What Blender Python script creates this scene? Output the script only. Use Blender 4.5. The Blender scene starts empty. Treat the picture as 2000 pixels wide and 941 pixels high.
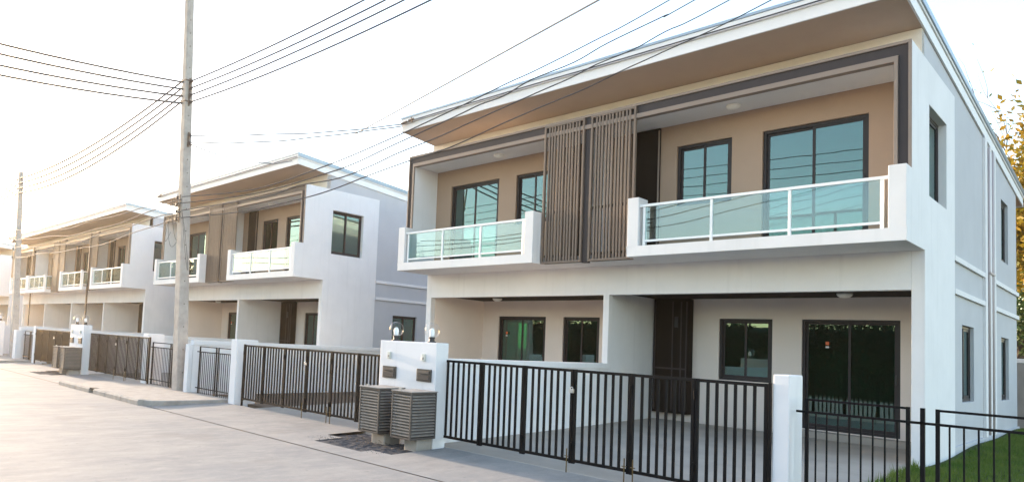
import bpy, bmesh, math, random
import numpy as np
from mathutils import Vector, Matrix
random.seed(7)
D = bpy.data; C = bpy.context.scene
R = math.radians

# ------------------------------------------------------------------ camera
f, px, py, yaw, pit, rol = 1347.8241, 710.9039, 578.8884, 0.8592, 0.0614, 0.0507
cy, sy = math.cos(yaw), math.sin(yaw)
fw = Vector((-sy, cy, 0)); rt = Vector((cy, sy, 0)); up = Vector((0, 0, 1))
f2 = fw*math.cos(pit) + up*math.sin(pit); u2 = -fw*math.sin(pit) + up*math.cos(pit)
r3 = rt*math.cos(rol) + u2*math.sin(rol); u3 = -rt*math.sin(rol) + u2*math.cos(rol)
cd = D.cameras.new('Camera'); cam = D.objects.new('Camera', cd); C.collection.objects.link(cam)
m = Matrix((r3, u3, -f2)).transposed().to_4x4(); m.translation = Vector((0, 0, 1.7))
cam.matrix_world = m
cd.sensor_width = 36; cd.sensor_fit = 'HORIZONTAL'; cd.lens = 36*f/2000
cd.shift_x = (1000-px)/2000; cd.shift_y = (py-470.5)/2000
cd.clip_start = 0.1; cd.clip_end = 3000
C.camera = cam

# ------------------------------------------------------------------ light
SUN_AZ, SUN_EL = 181.5, 9.0
w = D.worlds.new('World'); C.world = w; w.use_nodes = True
nt = w.node_tree; nt.nodes.clear()
sk = nt.nodes.new('ShaderNodeTexSky'); sk.sky_type = 'NISHITA'; sk.sun_disc = False
sk.sun_elevation = R(SUN_EL); sk.sun_rotation = R(90-SUN_AZ)
sk.air_density = 1.0; sk.dust_density = 1.0; sk.ozone_density = 1.0
bg = nt.nodes.new('ShaderNodeBackground'); bg.inputs['Strength'].default_value = 0.15
wo = nt.nodes.new('ShaderNodeOutputWorld')
nt.links.new(sk.outputs[0], bg.inputs[0]); nt.links.new(bg.outputs[0], wo.inputs[0])
sl = D.lights.new('Sun', 'SUN'); sl.energy = 2.0; sl.angle = R(2); sl.color = (1, .82, .62)
so = D.objects.new('Sun', sl); C.collection.objects.link(so)
sd = Vector((math.cos(R(SUN_AZ))*math.cos(R(SUN_EL)), math.sin(R(SUN_AZ))*math.cos(R(SUN_EL)), math.sin(R(SUN_EL))))
so.rotation_euler = sd.to_track_quat('Z', 'Y').to_euler(); so.location = (-30, -20, 30)
C.view_settings.view_transform = 'Standard'; C.view_settings.look = 'None'
C.view_settings.exposure = 2.55
C.view_settings.use_white_balance = True; C.view_settings.white_balance_temperature = 6700; C.view_settings.white_balance_tint = 14; C.view_settings.gamma = 1; C.view_settings.use_curve_mapping = False
C.render.engine = 'CYCLES'
C.cycles.max_bounces = 8; C.cycles.transparent_max_bounces = 16; C.cycles.use_denoising = True

# ------------------------------------------------------------------ materials
def mat(name, col, rough=.8, spec=.5, metal=0, noise=0, scale=2, bump=0, bscale=60, streak=0, col2=None, stretch=(1, 1, 1)):
    m = D.materials.new(name); m.use_nodes = True; n = m.node_tree.nodes; l = m.node_tree.links
    p = n['Principled BSDF']; p.inputs['Roughness'].default_value = rough
    p.inputs['Specular IOR Level'].default_value = spec; p.inputs['Metallic'].default_value = metal
    p.inputs['Base Color'].default_value = (*col, 1)
    tc = n.new('ShaderNodeTexCoord'); geo = n.new('ShaderNodeNewGeometry')
    if noise or col2:
        mp = n.new('ShaderNodeMapping'); mp.inputs['Scale'].default_value = stretch
        l.new(geo.outputs['Position'], mp.inputs[0])
        nz = n.new('ShaderNodeTexNoise'); nz.inputs['Scale'].default_value = scale; nz.inputs['Detail'].default_value = 8
        nz.inputs['Roughness'].default_value = .62
        l.new(mp.outputs[0], nz.inputs['Vector'])
        rp = n.new('ShaderNodeMapRange'); rp.inputs[1].default_value = .3; rp.inputs[2].default_value = .7
        l.new(nz.outputs[0], rp.inputs[0])
        mx = n.new('ShaderNodeMix'); mx.data_type = 'RGBA'
        c2 = col2 or tuple(c*(1-noise) for c in col)
        mx.inputs[6].default_value = (*col, 1); mx.inputs[7].default_value = (*c2, 1)
        l.new(rp.outputs[0], mx.inputs[0]); out = mx.outputs[2]
        if streak:
            mp2 = n.new('ShaderNodeMapping'); mp2.inputs['Scale'].default_value = (3.5, 3.5, .25)
            l.new(geo.outputs['Position'], mp2.inputs[0])
            n2 = n.new('ShaderNodeTexNoise'); n2.inputs['Scale'].default_value = 2; n2.inputs['Detail'].default_value = 5
            l.new(mp2.outputs[0], n2.inputs['Vector'])
            r2 = n.new('ShaderNodeMapRange'); r2.inputs[1].default_value = .55; r2.inputs[2].default_value = .8
            r2.inputs[4].default_value = streak; l.new(n2.outputs[0], r2.inputs[0])
            m2 = n.new('ShaderNodeMix'); m2.data_type = 'RGBA'; l.new(r2.outputs[0], m2.inputs[0]); l.new(out, m2.inputs[6])
            m2.inputs[7].default_value = (*[c*.55 for c in col], 1); out = m2.outputs[2]
        l.new(out, p.inputs['Base Color'])
    if bump:
        nb = n.new('ShaderNodeTexNoise'); nb.inputs['Scale'].default_value = bscale; nb.inputs['Detail'].default_value = 4
        l.new(geo.outputs['Position'], nb.inputs['Vector'])
        b = n.new('ShaderNodeBump'); b.inputs['Strength'].default_value = bump; b.inputs['Distance'].default_value = .01
        l.new(nb.outputs[0], b.inputs['Height']); l.new(b.outputs[0], p.inputs['Normal'])
    return m

def glass(name, tint, gtint, ior, rough=0.0, wave=.09):
    m = D.materials.new(name); m.use_nodes = True; n = m.node_tree.nodes; l = m.node_tree.links
    n.clear(); o = n.new('ShaderNodeOutputMaterial'); mx = n.new('ShaderNodeMixShader')
    t = n.new('ShaderNodeBsdfTransparent'); t.inputs[0].default_value = (*tint, 1)
    g = n.new('ShaderNodeBsdfGlossy'); g.inputs[0].default_value = (*gtint, 1); g.inputs['Roughness'].default_value = rough
    fr = n.new('ShaderNodeFresnel'); fr.inputs[0].default_value = ior
    gg = n.new('ShaderNodeNewGeometry'); iv = n.new('ShaderNodeMix'); iv.data_type = 'FLOAT'
    iv.inputs[2].default_value = ior; iv.inputs[3].default_value = 1/ior; l.new(gg.outputs['Backfacing'], iv.inputs[0]); l.new(iv.outputs[0], fr.inputs[0])
    l.new(fr.outputs[0], mx.inputs[0]); l.new(t.outputs[0], mx.inputs[1]); l.new(g.outputs[0], mx.inputs[2]); l.new(mx.outputs[0], o.inputs[0])
    # slight waviness of real panes
    geo = n.new('ShaderNodeNewGeometry'); nz = n.new('ShaderNodeTexNoise'); nz.inputs['Scale'].default_value = .9
    l.new(geo.outputs['Position'], nz.inputs['Vector'])
    b = n.new('ShaderNodeBump'); b.inputs['Strength'].default_value = wave; b.inputs['Distance'].default_value = .012
    if not wave: return m
    l.new(nz.outputs[0], b.inputs['Height']); l.new(b.outputs[0], g.inputs['Normal'])
    return m

M = dict(
    white=mat('white_stucco', (.76, .74, .74), .85, .3, noise=.08, scale=1.3, bump=.25, bscale=90, streak=.18),
    cream=mat('soffit_bounce_stucco', (.78, .71, .62), .85, .3, noise=.06, scale=1.3, bump=.2, bscale=90),
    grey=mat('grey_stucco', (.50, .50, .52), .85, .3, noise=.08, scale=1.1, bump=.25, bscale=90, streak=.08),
    peach=mat('peach_stucco', (.80, .69, .62), .85, .3, noise=.06, scale=1.3, bump=.2, bscale=90),
    tan=mat('tan_stucco', (.40, .28, .205), .85, .3, noise=.08, scale=1.3, bump=.2, bscale=90),
    soffit=mat('soffit_brown', (.52, .375, .275), .8, .3, noise=.08, scale=1.5),
    ceilwhite=mat('ceiling_board', (.76, .73, .70), .8, .3, noise=.05),
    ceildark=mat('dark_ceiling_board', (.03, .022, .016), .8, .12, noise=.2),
    trim=mat('trim_beige_brown', (.26, .20, .165), .55, .4, noise=.08, scale=4),
    band=mat('trim_purple_brown', (.038, .028, .029), .6, .4, noise=.1, scale=4),
    slat=mat('slat_beige_brown', (.19, .14, .11), .6, .4, noise=.12, scale=6),
    dark=mat('dark_brown_panel', (.015, .010, .007), .7, .12, noise=.2, scale=3),
    wframe=mat('window_frame_bronze', (.026, .021, .023), .45, .3, noise=.1, scale=8),
    rail=mat('white_metal', (.82, .82, .82), .45, .5, noise=.04),
    roof=mat('roof_sheet', (.30, .36, .42), .35, .5, metal=.4, noise=.12, scale=2),
    fascia=mat('white_fascia', (.78, .77, .77), .6, .4, noise=.05, scale=1, streak=.08),
    gate=mat('black_iron_paint', (.005, .005, .006), .6, .14, noise=.3, scale=14, bump=.1, bscale=150),
    brass=mat('dull_brass', (.16, .105, .04), .4, .5, metal=.6, noise=.3, scale=20),
    steel=mat('steel', (.55, .55, .55), .3, .5, metal=.8, noise=.1),
    wet=mat('louvre_taupe', (.25, .22, .195), .6, .4, noise=.3, scale=7, bump=.15, bscale=80),
    louvre=mat('louvre_edge', (.10, .085, .075), .6, .4, noise=.3, scale=9),
    lid=mat('dusty_lid', (.36, .33, .30), .8, .3, noise=.25, scale=6),
    box=mat('mailbox_bronze', (.06, .052, .045), .35, .5, noise=.2, scale=15),
    plastic=mat('pale_plastic', (.55, .56, .50), .5, .5, noise=.1, scale=10),
    blackp=mat('black_plastic', (.02, .02, .025), .5, .5, noise=.2, scale=10),
    bulb=mat('bulb_white', (.85, .85, .85), .4, .5, noise=.02),
    lamp=mat('opal_lamp', (.80, .77, .70), .4, .5, noise=.03),
    pole=mat('pole_concrete', (.46, .41, .37), .85, .3, noise=.28, scale=5, bump=.3, bscale=70, streak=.35),
    hole=mat('dark_hole', (.03, .025, .02), .9, .2, noise=.2),
    wire=mat('black_cable', (.05, .05, .055), .6, .3, noise=.1),
    wiregrey=mat('pale_cable', (.22, .22, .23), .6, .3, noise=.1),
    insul=mat('brown_porcelain', (.09, .055, .045), .3, .6, noise=.2, scale=30),
    galv=mat('rusty_galvanised', (.20, .15, .12), .6, .4, metal=.3, noise=.4, scale=30),
    dirt=mat('bare_earth', (.20, .14, .10), .95, .2, noise=.4, scale=3, bump=.6, bscale=25),
    slab=mat('carport_concrete', (.44, .385, .33), .85, .3, noise=.22, scale=1.2, bump=.2, bscale=60),
    kerb=mat('kerb_concrete', (.40, .36, .32), .9, .3, noise=.3, scale=4, bump=.4, bscale=50),
    gravel=mat('dark_gravel', (.085, .085, .095), .9, .3, noise=.5, scale=14, bump=.8, bscale=60),
    debris=mat('dry_debris', (.22, .16, .12), .9, .2, noise=.5, scale=30),
    pipe=mat('drain_pipe', (.46, .39, .39), .5, .4, noise=.12),
    soil=mat('lawn_soil', (.05, .075, .02), .95, .2, noise=.4, scale=5, bump=.5, bscale=30),
    grass=mat('grass_blade', (.06, .13, .014), .6, .3, noise=.5, scale=1.6, col2=(.15, .20, .035)),
    leafy=mat('yellow_leaf', (.40, .22, .02), .6, .3, scale=1.2, col2=(.10, .13, .015)),
    leafg=mat('green_leaf', (.035, .07, .018), .6, .3, scale=1.5, col2=(.09, .12, .03)),
    bark=mat('bark', (.11, .08, .06), .9, .2, noise=.4, scale=8, bump=.5),
    wall_far=mat('boundary_render', (.30, .28, .26), .9, .2, noise=.2, scale=2, streak=.2),
    orange=mat('orange_sticker', (.70, .16, .05), .5, .4, noise=.05),
    paper=mat('white_sticker', (.8, .8, .78), .6, .4, noise=.03),
    interior=mat('interior_plaster', (.45, .45, .42), .9, .2, noise=.05),
    infloor=mat('interior_tile', (.30, .29, .27), .4, .4, noise=.1),
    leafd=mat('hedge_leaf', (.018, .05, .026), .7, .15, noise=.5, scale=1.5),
    glass=glass('tinted_green_glass', (.22, .56, .47), (.76, .93, .94), 2.1),
    bglass=glass('balcony_glass', (.78, .91, .90), (.88, .97, 1), 1.8, wave=0),
    clear=glass('clear_globe_glass', (.97, .97, .97), (1, 1, 1), 1.35),
)
# translucent leaves
for k in ('leafy', 'leafg', 'grass'):
    n = M[k].node_tree.nodes; l = M[k].node_tree.links; p = n['Principled BSDF']
    tr = n.new('ShaderNodeBsdfTranslucent'); ms = n.new('ShaderNodeMixShader'); ms.inputs[0].default_value = .35
    src = p.inputs['Base Color'].links[0].from_socket; l.new(src, tr.inputs[0])
    l.new(p.outputs[0], ms.inputs[1]); l.new(tr.outputs[0], ms.inputs[2]); l.new(ms.outputs[0], n['Material Output'].inputs[0])

def road_mat():
    m = D.materials.new('brushed_road_concrete'); m.use_nodes = True; n = m.node_tree.nodes; l = m.node_tree.links
    p = n['Principled BSDF']; p.inputs['Roughness'].default_value = .82; p.inputs['Specular IOR Level'].default_value = .3
    geo = n.new('ShaderNodeNewGeometry')
    def noise(sc, vec_scale, det=8, rough=.6):
        mp = n.new('ShaderNodeMapping'); mp.inputs['Scale'].default_value = vec_scale; l.new(geo.outputs['Position'], mp.inputs[0])
        z = n.new('ShaderNodeTexNoise'); z.inputs['Scale'].default_value = sc; z.inputs['Detail'].default_value = det; z.inputs['Roughness'].default_value = rough
        l.new(mp.outputs[0], z.inputs['Vector']); return z.outputs[0]
    def rng(o, a, b, c=0, d=1):
        r = n.new('ShaderNodeMapRange'); r.inputs[1].default_value = a; r.inputs[2].default_value = b; r.inputs[3].default_value = c; r.inputs[4].default_value = d
        l.new(o, r.inputs[0]); return r.outputs[0]
    def mix(fac, a, b):
        x = n.new('ShaderNodeMix'); x.data_type = 'RGBA'; l.new(fac, x.inputs[0])
        for i, v in ((6, a), (7, b)):
            if isinstance(v, tuple): x.inputs[i].default_value = (*v, 1)
            else: l.new(v, x.inputs[i])
        return x.outputs[2]
    c = mix(rng(noise(.55, (1, 1.4, 1)), .35, .65), (.36, .325, .29), (.27, .26, .248))
    c = mix(rng(noise(1.1, (1.7, .7, 1), 12, .75), .42, .68, 0, .7), c, (.19, .185, .18))
    c = mix(rng(noise(2.0, (2.2, .8, 1), 12, .8), .48, .72, 0, .7), c, (.43, .385, .345))
    c = mix(rng(noise(30, (1, 1, 1), 6, .7), .3, .7, 0, .4), c, (.25, .24, .23))
    c = mix(rng(noise(.8, (1, 1, 1), 3, .5), .62, .70, 0, .35), c, (.20, .18, .16))
    c = mix(rng(noise(9, (1, 1, 1), 4, .6), .66, .74, 0, .6), c, (.14, .13, .12))
    l.new(c, p.inputs['Base Color'])
    b = n.new('ShaderNodeBump'); b.inputs['Strength'].default_value = .35; b.inputs['Distance'].default_value = .008
    l.new(noise(22, (6, 1, 1), 6, .7), b.inputs['Height']); l.new(b.outputs[0], p.inputs['Normal'])
    return m
M['road'] = road_mat()

# ------------------------------------------------------------------ mesh helpers
ORG = [Vector((0, 0, 0))]
class MB:
    def __init__(s): s.v = []; s.f = []
    def add(s, vs, fs):
        o = len(s.v); s.v += [tuple(v) for v in vs]; s.f += [tuple(i+o for i in q) for q in fs]; return s
    def box(s, x0, x1, y0, y1, z0, z1):
        if x0 > x1: x0, x1 = x1, x0
        if y0 > y1: y0, y1 = y1, y0
        if z0 > z1: z0, z1 = z1, z0
        return s.add([(x0, y0, z0), (x1, y0, z0), (x1, y1, z0), (x0, y1, z0), (x0, y0, z1), (x1, y0, z1), (x1, y1, z1), (x0, y1, z1)],
                     [(0, 3, 2, 1), (4, 5, 6, 7), (0, 1, 5, 4), (1, 2, 6, 5), (2, 3, 7, 6), (3, 0, 4, 7)])
    def prism(s, pts, axis, a, b):
        n = len(pts); mk = {'x': lambda p, t: (t, p[0], p[1]), 'y': lambda p, t: (p[0], t, p[1]), 'z': lambda p, t: (p[0], p[1], t)}[axis]
        return s.add([mk(p, a) for p in pts]+[mk(p, b) for p in pts],
                     [tuple(range(n))[::-1], tuple(range(n, 2*n))]+[(i, (i+1) % n, n+(i+1) % n, n+i) for i in range(n)])
    def plate(s, axis, c0, c1, rects, holes=()):
        us = sorted({r[i] for r in list(rects)+list(holes) for i in (0, 1)}); vs = sorted({r[i] for r in list(rects)+list(holes) for i in (2, 3)})
        ins = lambda R_, u, v: any(min(r[0], r[1]) < u < max(r[0], r[1]) and min(r[2], r[3]) < v < max(r[2], r[3]) for r in R_)
        F = [[ins(rects, (us[i]+us[i+1])/2, (vs[j]+vs[j+1])/2) and not ins(holes, (us[i]+us[i+1])/2, (vs[j]+vs[j+1])/2)
              for j in range(len(vs)-1)] for i in range(len(us)-1)]
        mk = {'x': lambda u, v, t: (t, u, v), 'y': lambda u, v, t: (u, t, v), 'z': lambda u, v, t: (u, v, t)}[axis]
        g = lambda i, j: 0 <= i < len(us)-1 and 0 <= j < len(vs)-1 and F[i][j]
        for i in range(len(us)-1):
            for j in range(len(vs)-1):
                if not F[i][j]: continue
                a, b, c, d = us[i], us[i+1], vs[j], vs[j+1]
                for t in (c0, c1): s.add([mk(a, c, t), mk(b, c, t), mk(b, d, t), mk(a, d, t)], [(0, 1, 2, 3)])
                if not g(i-1, j): s.add([mk(a, c, c0), mk(a, d, c0), mk(a, d, c1), mk(a, c, c1)], [(0, 1, 2, 3)])
                if not g(i+1, j): s.add([mk(b, c, c0), mk(b, d, c0), mk(b, d, c1), mk(b, c, c1)], [(0, 1, 2, 3)])
                if not g(i, j-1): s.add([mk(a, c, c0), mk(b, c, c0), mk(b, c, c1), mk(a, c, c1)], [(0, 1, 2, 3)])
                if not g(i, j+1): s.add([mk(a, d, c0), mk(b, d, c0), mk(b, d, c1), mk(a, d, c1)], [(0, 1, 2, 3)])
        return s
    def tube(s, pts, r, n=8, cap=True):
        pts = [Vector(p) for p in pts]; rs = r if isinstance(r, (list, tuple)) else [r]*len(pts); o = len(s.v)
        for i, p in enumerate(pts):
            d = (pts[min(i+1, len(pts)-1)]-pts[max(i-1, 0)]).normalized()
            a = d.cross(Vector((0, 0, 1)));  a = a.normalized() if a.length > .01 else Vector((1, 0, 0)); b = d.cross(a)
            for k in range(n):
                t = 2*math.pi*k/n; s.v.append(tuple(p+(a*math.cos(t)+b*math.sin(t))*rs[i]))
        for i in range(len(pts)-1):
            for k in range(n):
                s.f.append((o+i*n+k, o+i*n+(k+1) % n, o+(i+1)*n+(k+1) % n, o+(i+1)*n+k))
        if cap: s.f.append(tuple(o+k for k in range(n))); s.f.append(tuple(o+(len(pts)-1)*n+k for k in range(n))[::-1])
        return s
    def lathe(s, c, prof, n=20):
        o = len(s.v)
        for (r, z) in prof:
            for k in range(n): t = 2*math.pi*k/n; s.v.append((c[0]+r*math.cos(t), c[1]+r*math.sin(t), c[2]+z))
        for i in range(len(prof)-1):
            for k in range(n): s.f.append((o+i*n+k, o+i*n+(k+1) % n, o+(i+1)*n+(k+1) % n, o+(i+1)*n+k))
        s.f.append(tuple(o+k for k in range(n))[::-1]); s.f.append(tuple(o+(len(prof)-1)*n+k for k in range(n)))
        return s
    def build(s, name, m, parent=None, bevel=0, smooth=False, org=None):
        og = ORG[0] if org is None else org
        me = D.meshes.new(name); me.from_pydata([(a-og.x, b-og.y, c-og.z) for a, b, c in s.v], [], s.f)
        bm = bmesh.new(); bm.from_mesh(me); bmesh.ops.remove_doubles(bm, verts=bm.verts, dist=1e-5)
        bmesh.ops.recalc_face_normals(bm, faces=bm.faces); bm.to_mesh(me); bm.free()
        o = D.objects.new(name, me); C.collection.objects.link(o); me.materials.append(M[m] if isinstance(m, str) else m)
        if parent is not None: o.parent = parent
        else: o.location = og
        if smooth: me.polygons.foreach_set('use_smooth', [True]*len(me.polygons))
        if bevel:
            b = o.modifiers.new('bevel', 'BEVEL'); b.width = bevel; b.segments = 2; b.limit_method = 'ANGLE'; b.angle_limit = R(50)
        return o
def root(name, loc, label, cat, group=None):
    o = D.objects.new(name, None); C.collection.objects.link(o); o.location = loc; ORG[0] = Vector(loc)
    o['label'] = label; o['category'] = cat
    if group: o['group'] = group
    o.empty_display_size = .3
    return o
def tag(o, label, cat, group=None, kind=None):
    if label: o['label'] = label
    if cat: o['category'] = cat
    if group: o['group'] = group
    if kind: o['kind'] = kind
    return o
def struct(o): o['kind'] = 'structure'; return o
CH = {}
def kids(o):
    return [c for c in D.objects if c.parent == o]
def copy_tree(src, off, label=None, _map=None):
    if _map is None:
        _map = {}
        for c in D.objects:
            if c.parent: _map.setdefault(c.parent.name, []).append(c)
    def rec(o, par):
        c = o.copy(); C.collection.objects.link(c)
        if par is not None: c.parent = par
        for k in _map.get(o.name, []): rec(k, c)
        return c
    c = rec(src, None); c.location = Vector(src.location)+Vector(off)
    if label: c['label'] = label
    return c

# ------------------------------------------------------------------ setting
OFF2 = (-16.606, .395, .083)
ORG[0] = Vector((0, 0, 0))
struct(MB().add([(-900, -900, -.32), (900, -900, -.32), (900, 900, -.32), (-900, 900, -.32)], [(0, 1, 2, 3)]).build('ground', 'dirt'))
# road: one subdivided sheet from the far kerb line to the expansion joint
mb = MB()
mb.add([(-260, -7, -.05), (40, -7, -.05), (40, 6.62, -.05), (-260, 6.62, -.05)], [(0, 1, 2, 3)])
struct(mb.build('road', 'road'))
# driveway apron between road joint and gate line, with the planting pits left open
def apron(dx):
    m_ = MB(); zr, zg = -.048, .0
    def q(x0, x1, y0, y1, z0, z1):
        m_.add([(x0+dx, y0, z0), (x1+dx, y0, z0), (x1+dx, y1, z1), (x0+dx, y1, z1)], [(0, 1, 2, 3)])
    zy = lambda y: zr+(zg-zr)*(y-6.65)/(8.6-6.65)
    # right of pit, left of pit, in front of pit
    x0, x1 = -14.83, 1.78
    for (a, b, c, d) in [(-7.70, x1, 6.65, 8.6), (x0, -9.75, 6.65, 8.6), (-9.75, -7.70, 6.65, 7.05), (-9.75, -9.35, 7.05, 7.72), (-9.35, -7.7, 7.05, 7.12),
                         (-8.15, -7.70, 7.12, 7.35)]:
        q(a, b, c, d, zy(c), zy(d))
    return m_
for i, dx in enumerate((0, -16.606, -33.2, -49.8)):
    struct(apron(dx).build('driveway_apron', 'road'))
# pit fill
def pit(dx, lab):
    m_ = MB(); rnd = random.Random(3+int(dx))
    nx, ny = 40, 28; x0, x1, y0, y1 = -9.74, -7.71, 7.06, 8.6
    vs = []
    for j in range(ny+1):
        for i in range(nx+1):
            x = x0+(x1-x0)*i/nx; y = y0+(y1-y0)*j/ny
            edge = min(i, nx-i, j, ny-j)/4
            vs.append((x+dx, y, -.055+min(edge, 1)*.018*(.4+rnd.random())))
    m_.add(vs, [(j*(nx+1)+i, j*(nx+1)+i+1, (j+1)*(nx+1)+i+1, (j+1)*(nx+1)+i) for j in range(ny) for i in range(nx)])
    for k in range(500):
        x = rnd.uniform(x0+.05, x1-.05)+dx; y = rnd.uniform(y0+.05, y1-.3); s_ = rnd.uniform(.005, .012); z = -.02
        m_.add([(x-s_, y, z), (x, y-s_, z), (x+s_, y, z), (x, y+s_, z), (x, y, z+s_*.9)], [(0, 1, 4), (1, 2, 4), (2, 3, 4), (3, 0, 4)])
    o = m_.build('gravel', 'gravel'); tag(o, lab, 'gravel', kind='stuff')
    d_ = MB()
    for k in range(60):
        x = rnd.gauss(-8.6, .35)+dx; y = rnd.gauss(7.62, .12); a = rnd.uniform(0, 6.28); L = rnd.uniform(.015, .05); z = rnd.uniform(.0, .02)
        c_, s_ = math.cos(a)*L, math.sin(a)*L
        d_.add([(x, y, z), (x+c_, y+s_, z+.02), (x+c_-s_*.3, y+s_+c_*.3, z+.01), (x-s_*.25, y+c_*.25, z)], [(0, 1, 2, 3)])
    tag(d_.build('leaf_litter', 'debris'), 'dry leaf and twig litter lying on the dark gravel' + (' of the nearer pit' if dx == 0 else ' of the farther pit'), 'litter', kind='stuff')
pit(0, 'dark blue grey gravel patch around the near gate pillar')
pit(-16.606, 'dark gravel patch around the second gate pillar down the street')

# raised pavement islands with kerb stones
def island(dx, dy, x0=-20.6):
    m_ = MB()
    top = [(x0, 7.25), (x0+.9, 6.78), (x0+1.5, 6.66), (-15.2, 6.62), (-14.95, 6.75), (-14.88, 7.0), (-14.9, 8.95), (x0, 8.95)]
    pts = [(a+dx, b+dy) for a, b in top]
    m_.prism(pts, 'z', -.2, .07)
    return m_.build('pavement', 'kerb', bevel=.025)
struct(island(0, 0))
struct(island(-16.606, .0, x0=-23.8))
# kerb stones
def kerb_stones(dx):
    segs = [(-20.75, -19.35), (-19.33, -18.32), (-18.02, -17.2), (-17.18, -16.2), (-16.18, -15.2)]
    for a, b in segs:
        m_ = MB(); m_.prism([(6.50, -.2), (6.50, .045), (6.535, .082), (6.68, .082), (6.68, -.2)], 'x', a+dx, b+dx)
        o = m_.build('kerb_stone', 'kerb', bevel=.012); struct(o)
    m_ = MB(); m_.box(-18.31+dx, -18.03+dx, 6.52, 6.68, .05, .082); m_.box(-18.31+dx, -18.03+dx, 6.62, 6.68, -.2, .05)
    struct(m_.build('kerb_drain', 'hole'))
kerb_stones(0)
# concrete paving inside the plots
def slab(name, x0, x1, y0, y1, z0, z1, m_='slab'):
    return struct(MB().add([(x0, y0, z0), (x1, y0, z0), (x1, y1, z1), (x0, y1, z1), (x0, y0, -.3), (x1, y0, -.3), (x1, y1, -.3), (x0, y1, -.3)],
        [(0, 1, 2, 3), (0, 4, 5, 1), (1, 5, 6, 2), (2, 6, 7, 3), (3, 7, 4, 0)]).build(name, m_))
for dx, dy in ((0, 0), (-16.606, 0)):
    slab('carport_floor', -13.6+dx, -2.62+dx, 8.6, 16.3+dy, .002, .17)
    slab('yard', -16.85+dx, -13.6+dx, 8.95, 25, .0, .05, 'dirt')
slab('yard', -33.4, -30.2, 8.95, 25, .0, .05, 'dirt')
slab('carport_floor', -56, -33.5, 8.6, 16.5, .002, .15)

# ------------------------------------------------------------------ houses
XR = -2.5
YF, YP, YC, YW = 13.24, 12.89, 14.15, 16.45
def window(par, ax, c, u0, u1, v0, v1, fr=.055, depth=.07, out=-1, name='window', split=True, bars=None, door=False):
    """sliding window in a wall hole. ax 'y': plane y=c, u=x; ax 'x': plane x=c, u=y. out: direction of outside along axis."""
    def B(mb, a, b, z0, z1, t0, t1):
        t0, t1 = c-out*t0, c-out*t1
        return mb.box(a, b, t0, t1, z0, z1) if ax == 'y' else mb.box(t0, t1, a, b, z0, z1)
    u0, u1 = min(u0, u1), max(u0, u1)
    g = .002
    F = MB()
    B(F, u0+g, u0+fr, v0+g, v1-g, .0, .09); B(F, u1-fr, u1-g, v0+g, v1-g, .0, .09)
    B(F, u0+fr, u1-fr, v1-fr, v1-g, .0, .09); B(F, u0+fr, u1-fr, v0+g, v0+fr, .0, .09)
    fo = F.build(name, 'wframe', par, bevel=.004)
    um = (u0+u1)/2; s_ = .045
    for k, (a, b, t) in enumerate([(u0+fr, um+s_/2, .045), (um-s_/2, u1-fr, .012)]):
        S = MB()
        B(S, a+.001, a+s_, v0+fr+.001, v1-fr-.001, t, t+.028); B(S, b-s_, b-.001, v0+fr+.001, v1-fr-.001, t, t+.028)
        B(S, a+s_, b-s_, v1-fr-s_, v1-fr-.001, t, t+.028); B(S, a+s_, b-s_, v0+fr+.001, v0+fr+s_*1.4, t, t+.028)
        S.build('sash', 'wframe', fo)
        P = MB(); B(P, a+s_-.005, b-s_+.005, v0+fr+s_, v1-fr-s_+.005, t+.013, t+.015)
        # single sheet: keep one face pair only
        P.build('pane', 'glass', fo)
        if k == 1 and door:
            H = MB(); B(H, b-.035, b-.012, (v0+v1)/2-.12, (v0+v1)/2+.08, -.012, .011); H.build('handle', 'blackp', fo)
    return fo

def lampdome(par, x, y, z):
    MB().lathe((x, y, z), [(.13, 0), (.13, -.025), (.115, -.05), (.08, -.075), (.03, -.088), (.002, -.09)]).build('ceiling_light', 'lamp', par, smooth=True)

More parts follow.
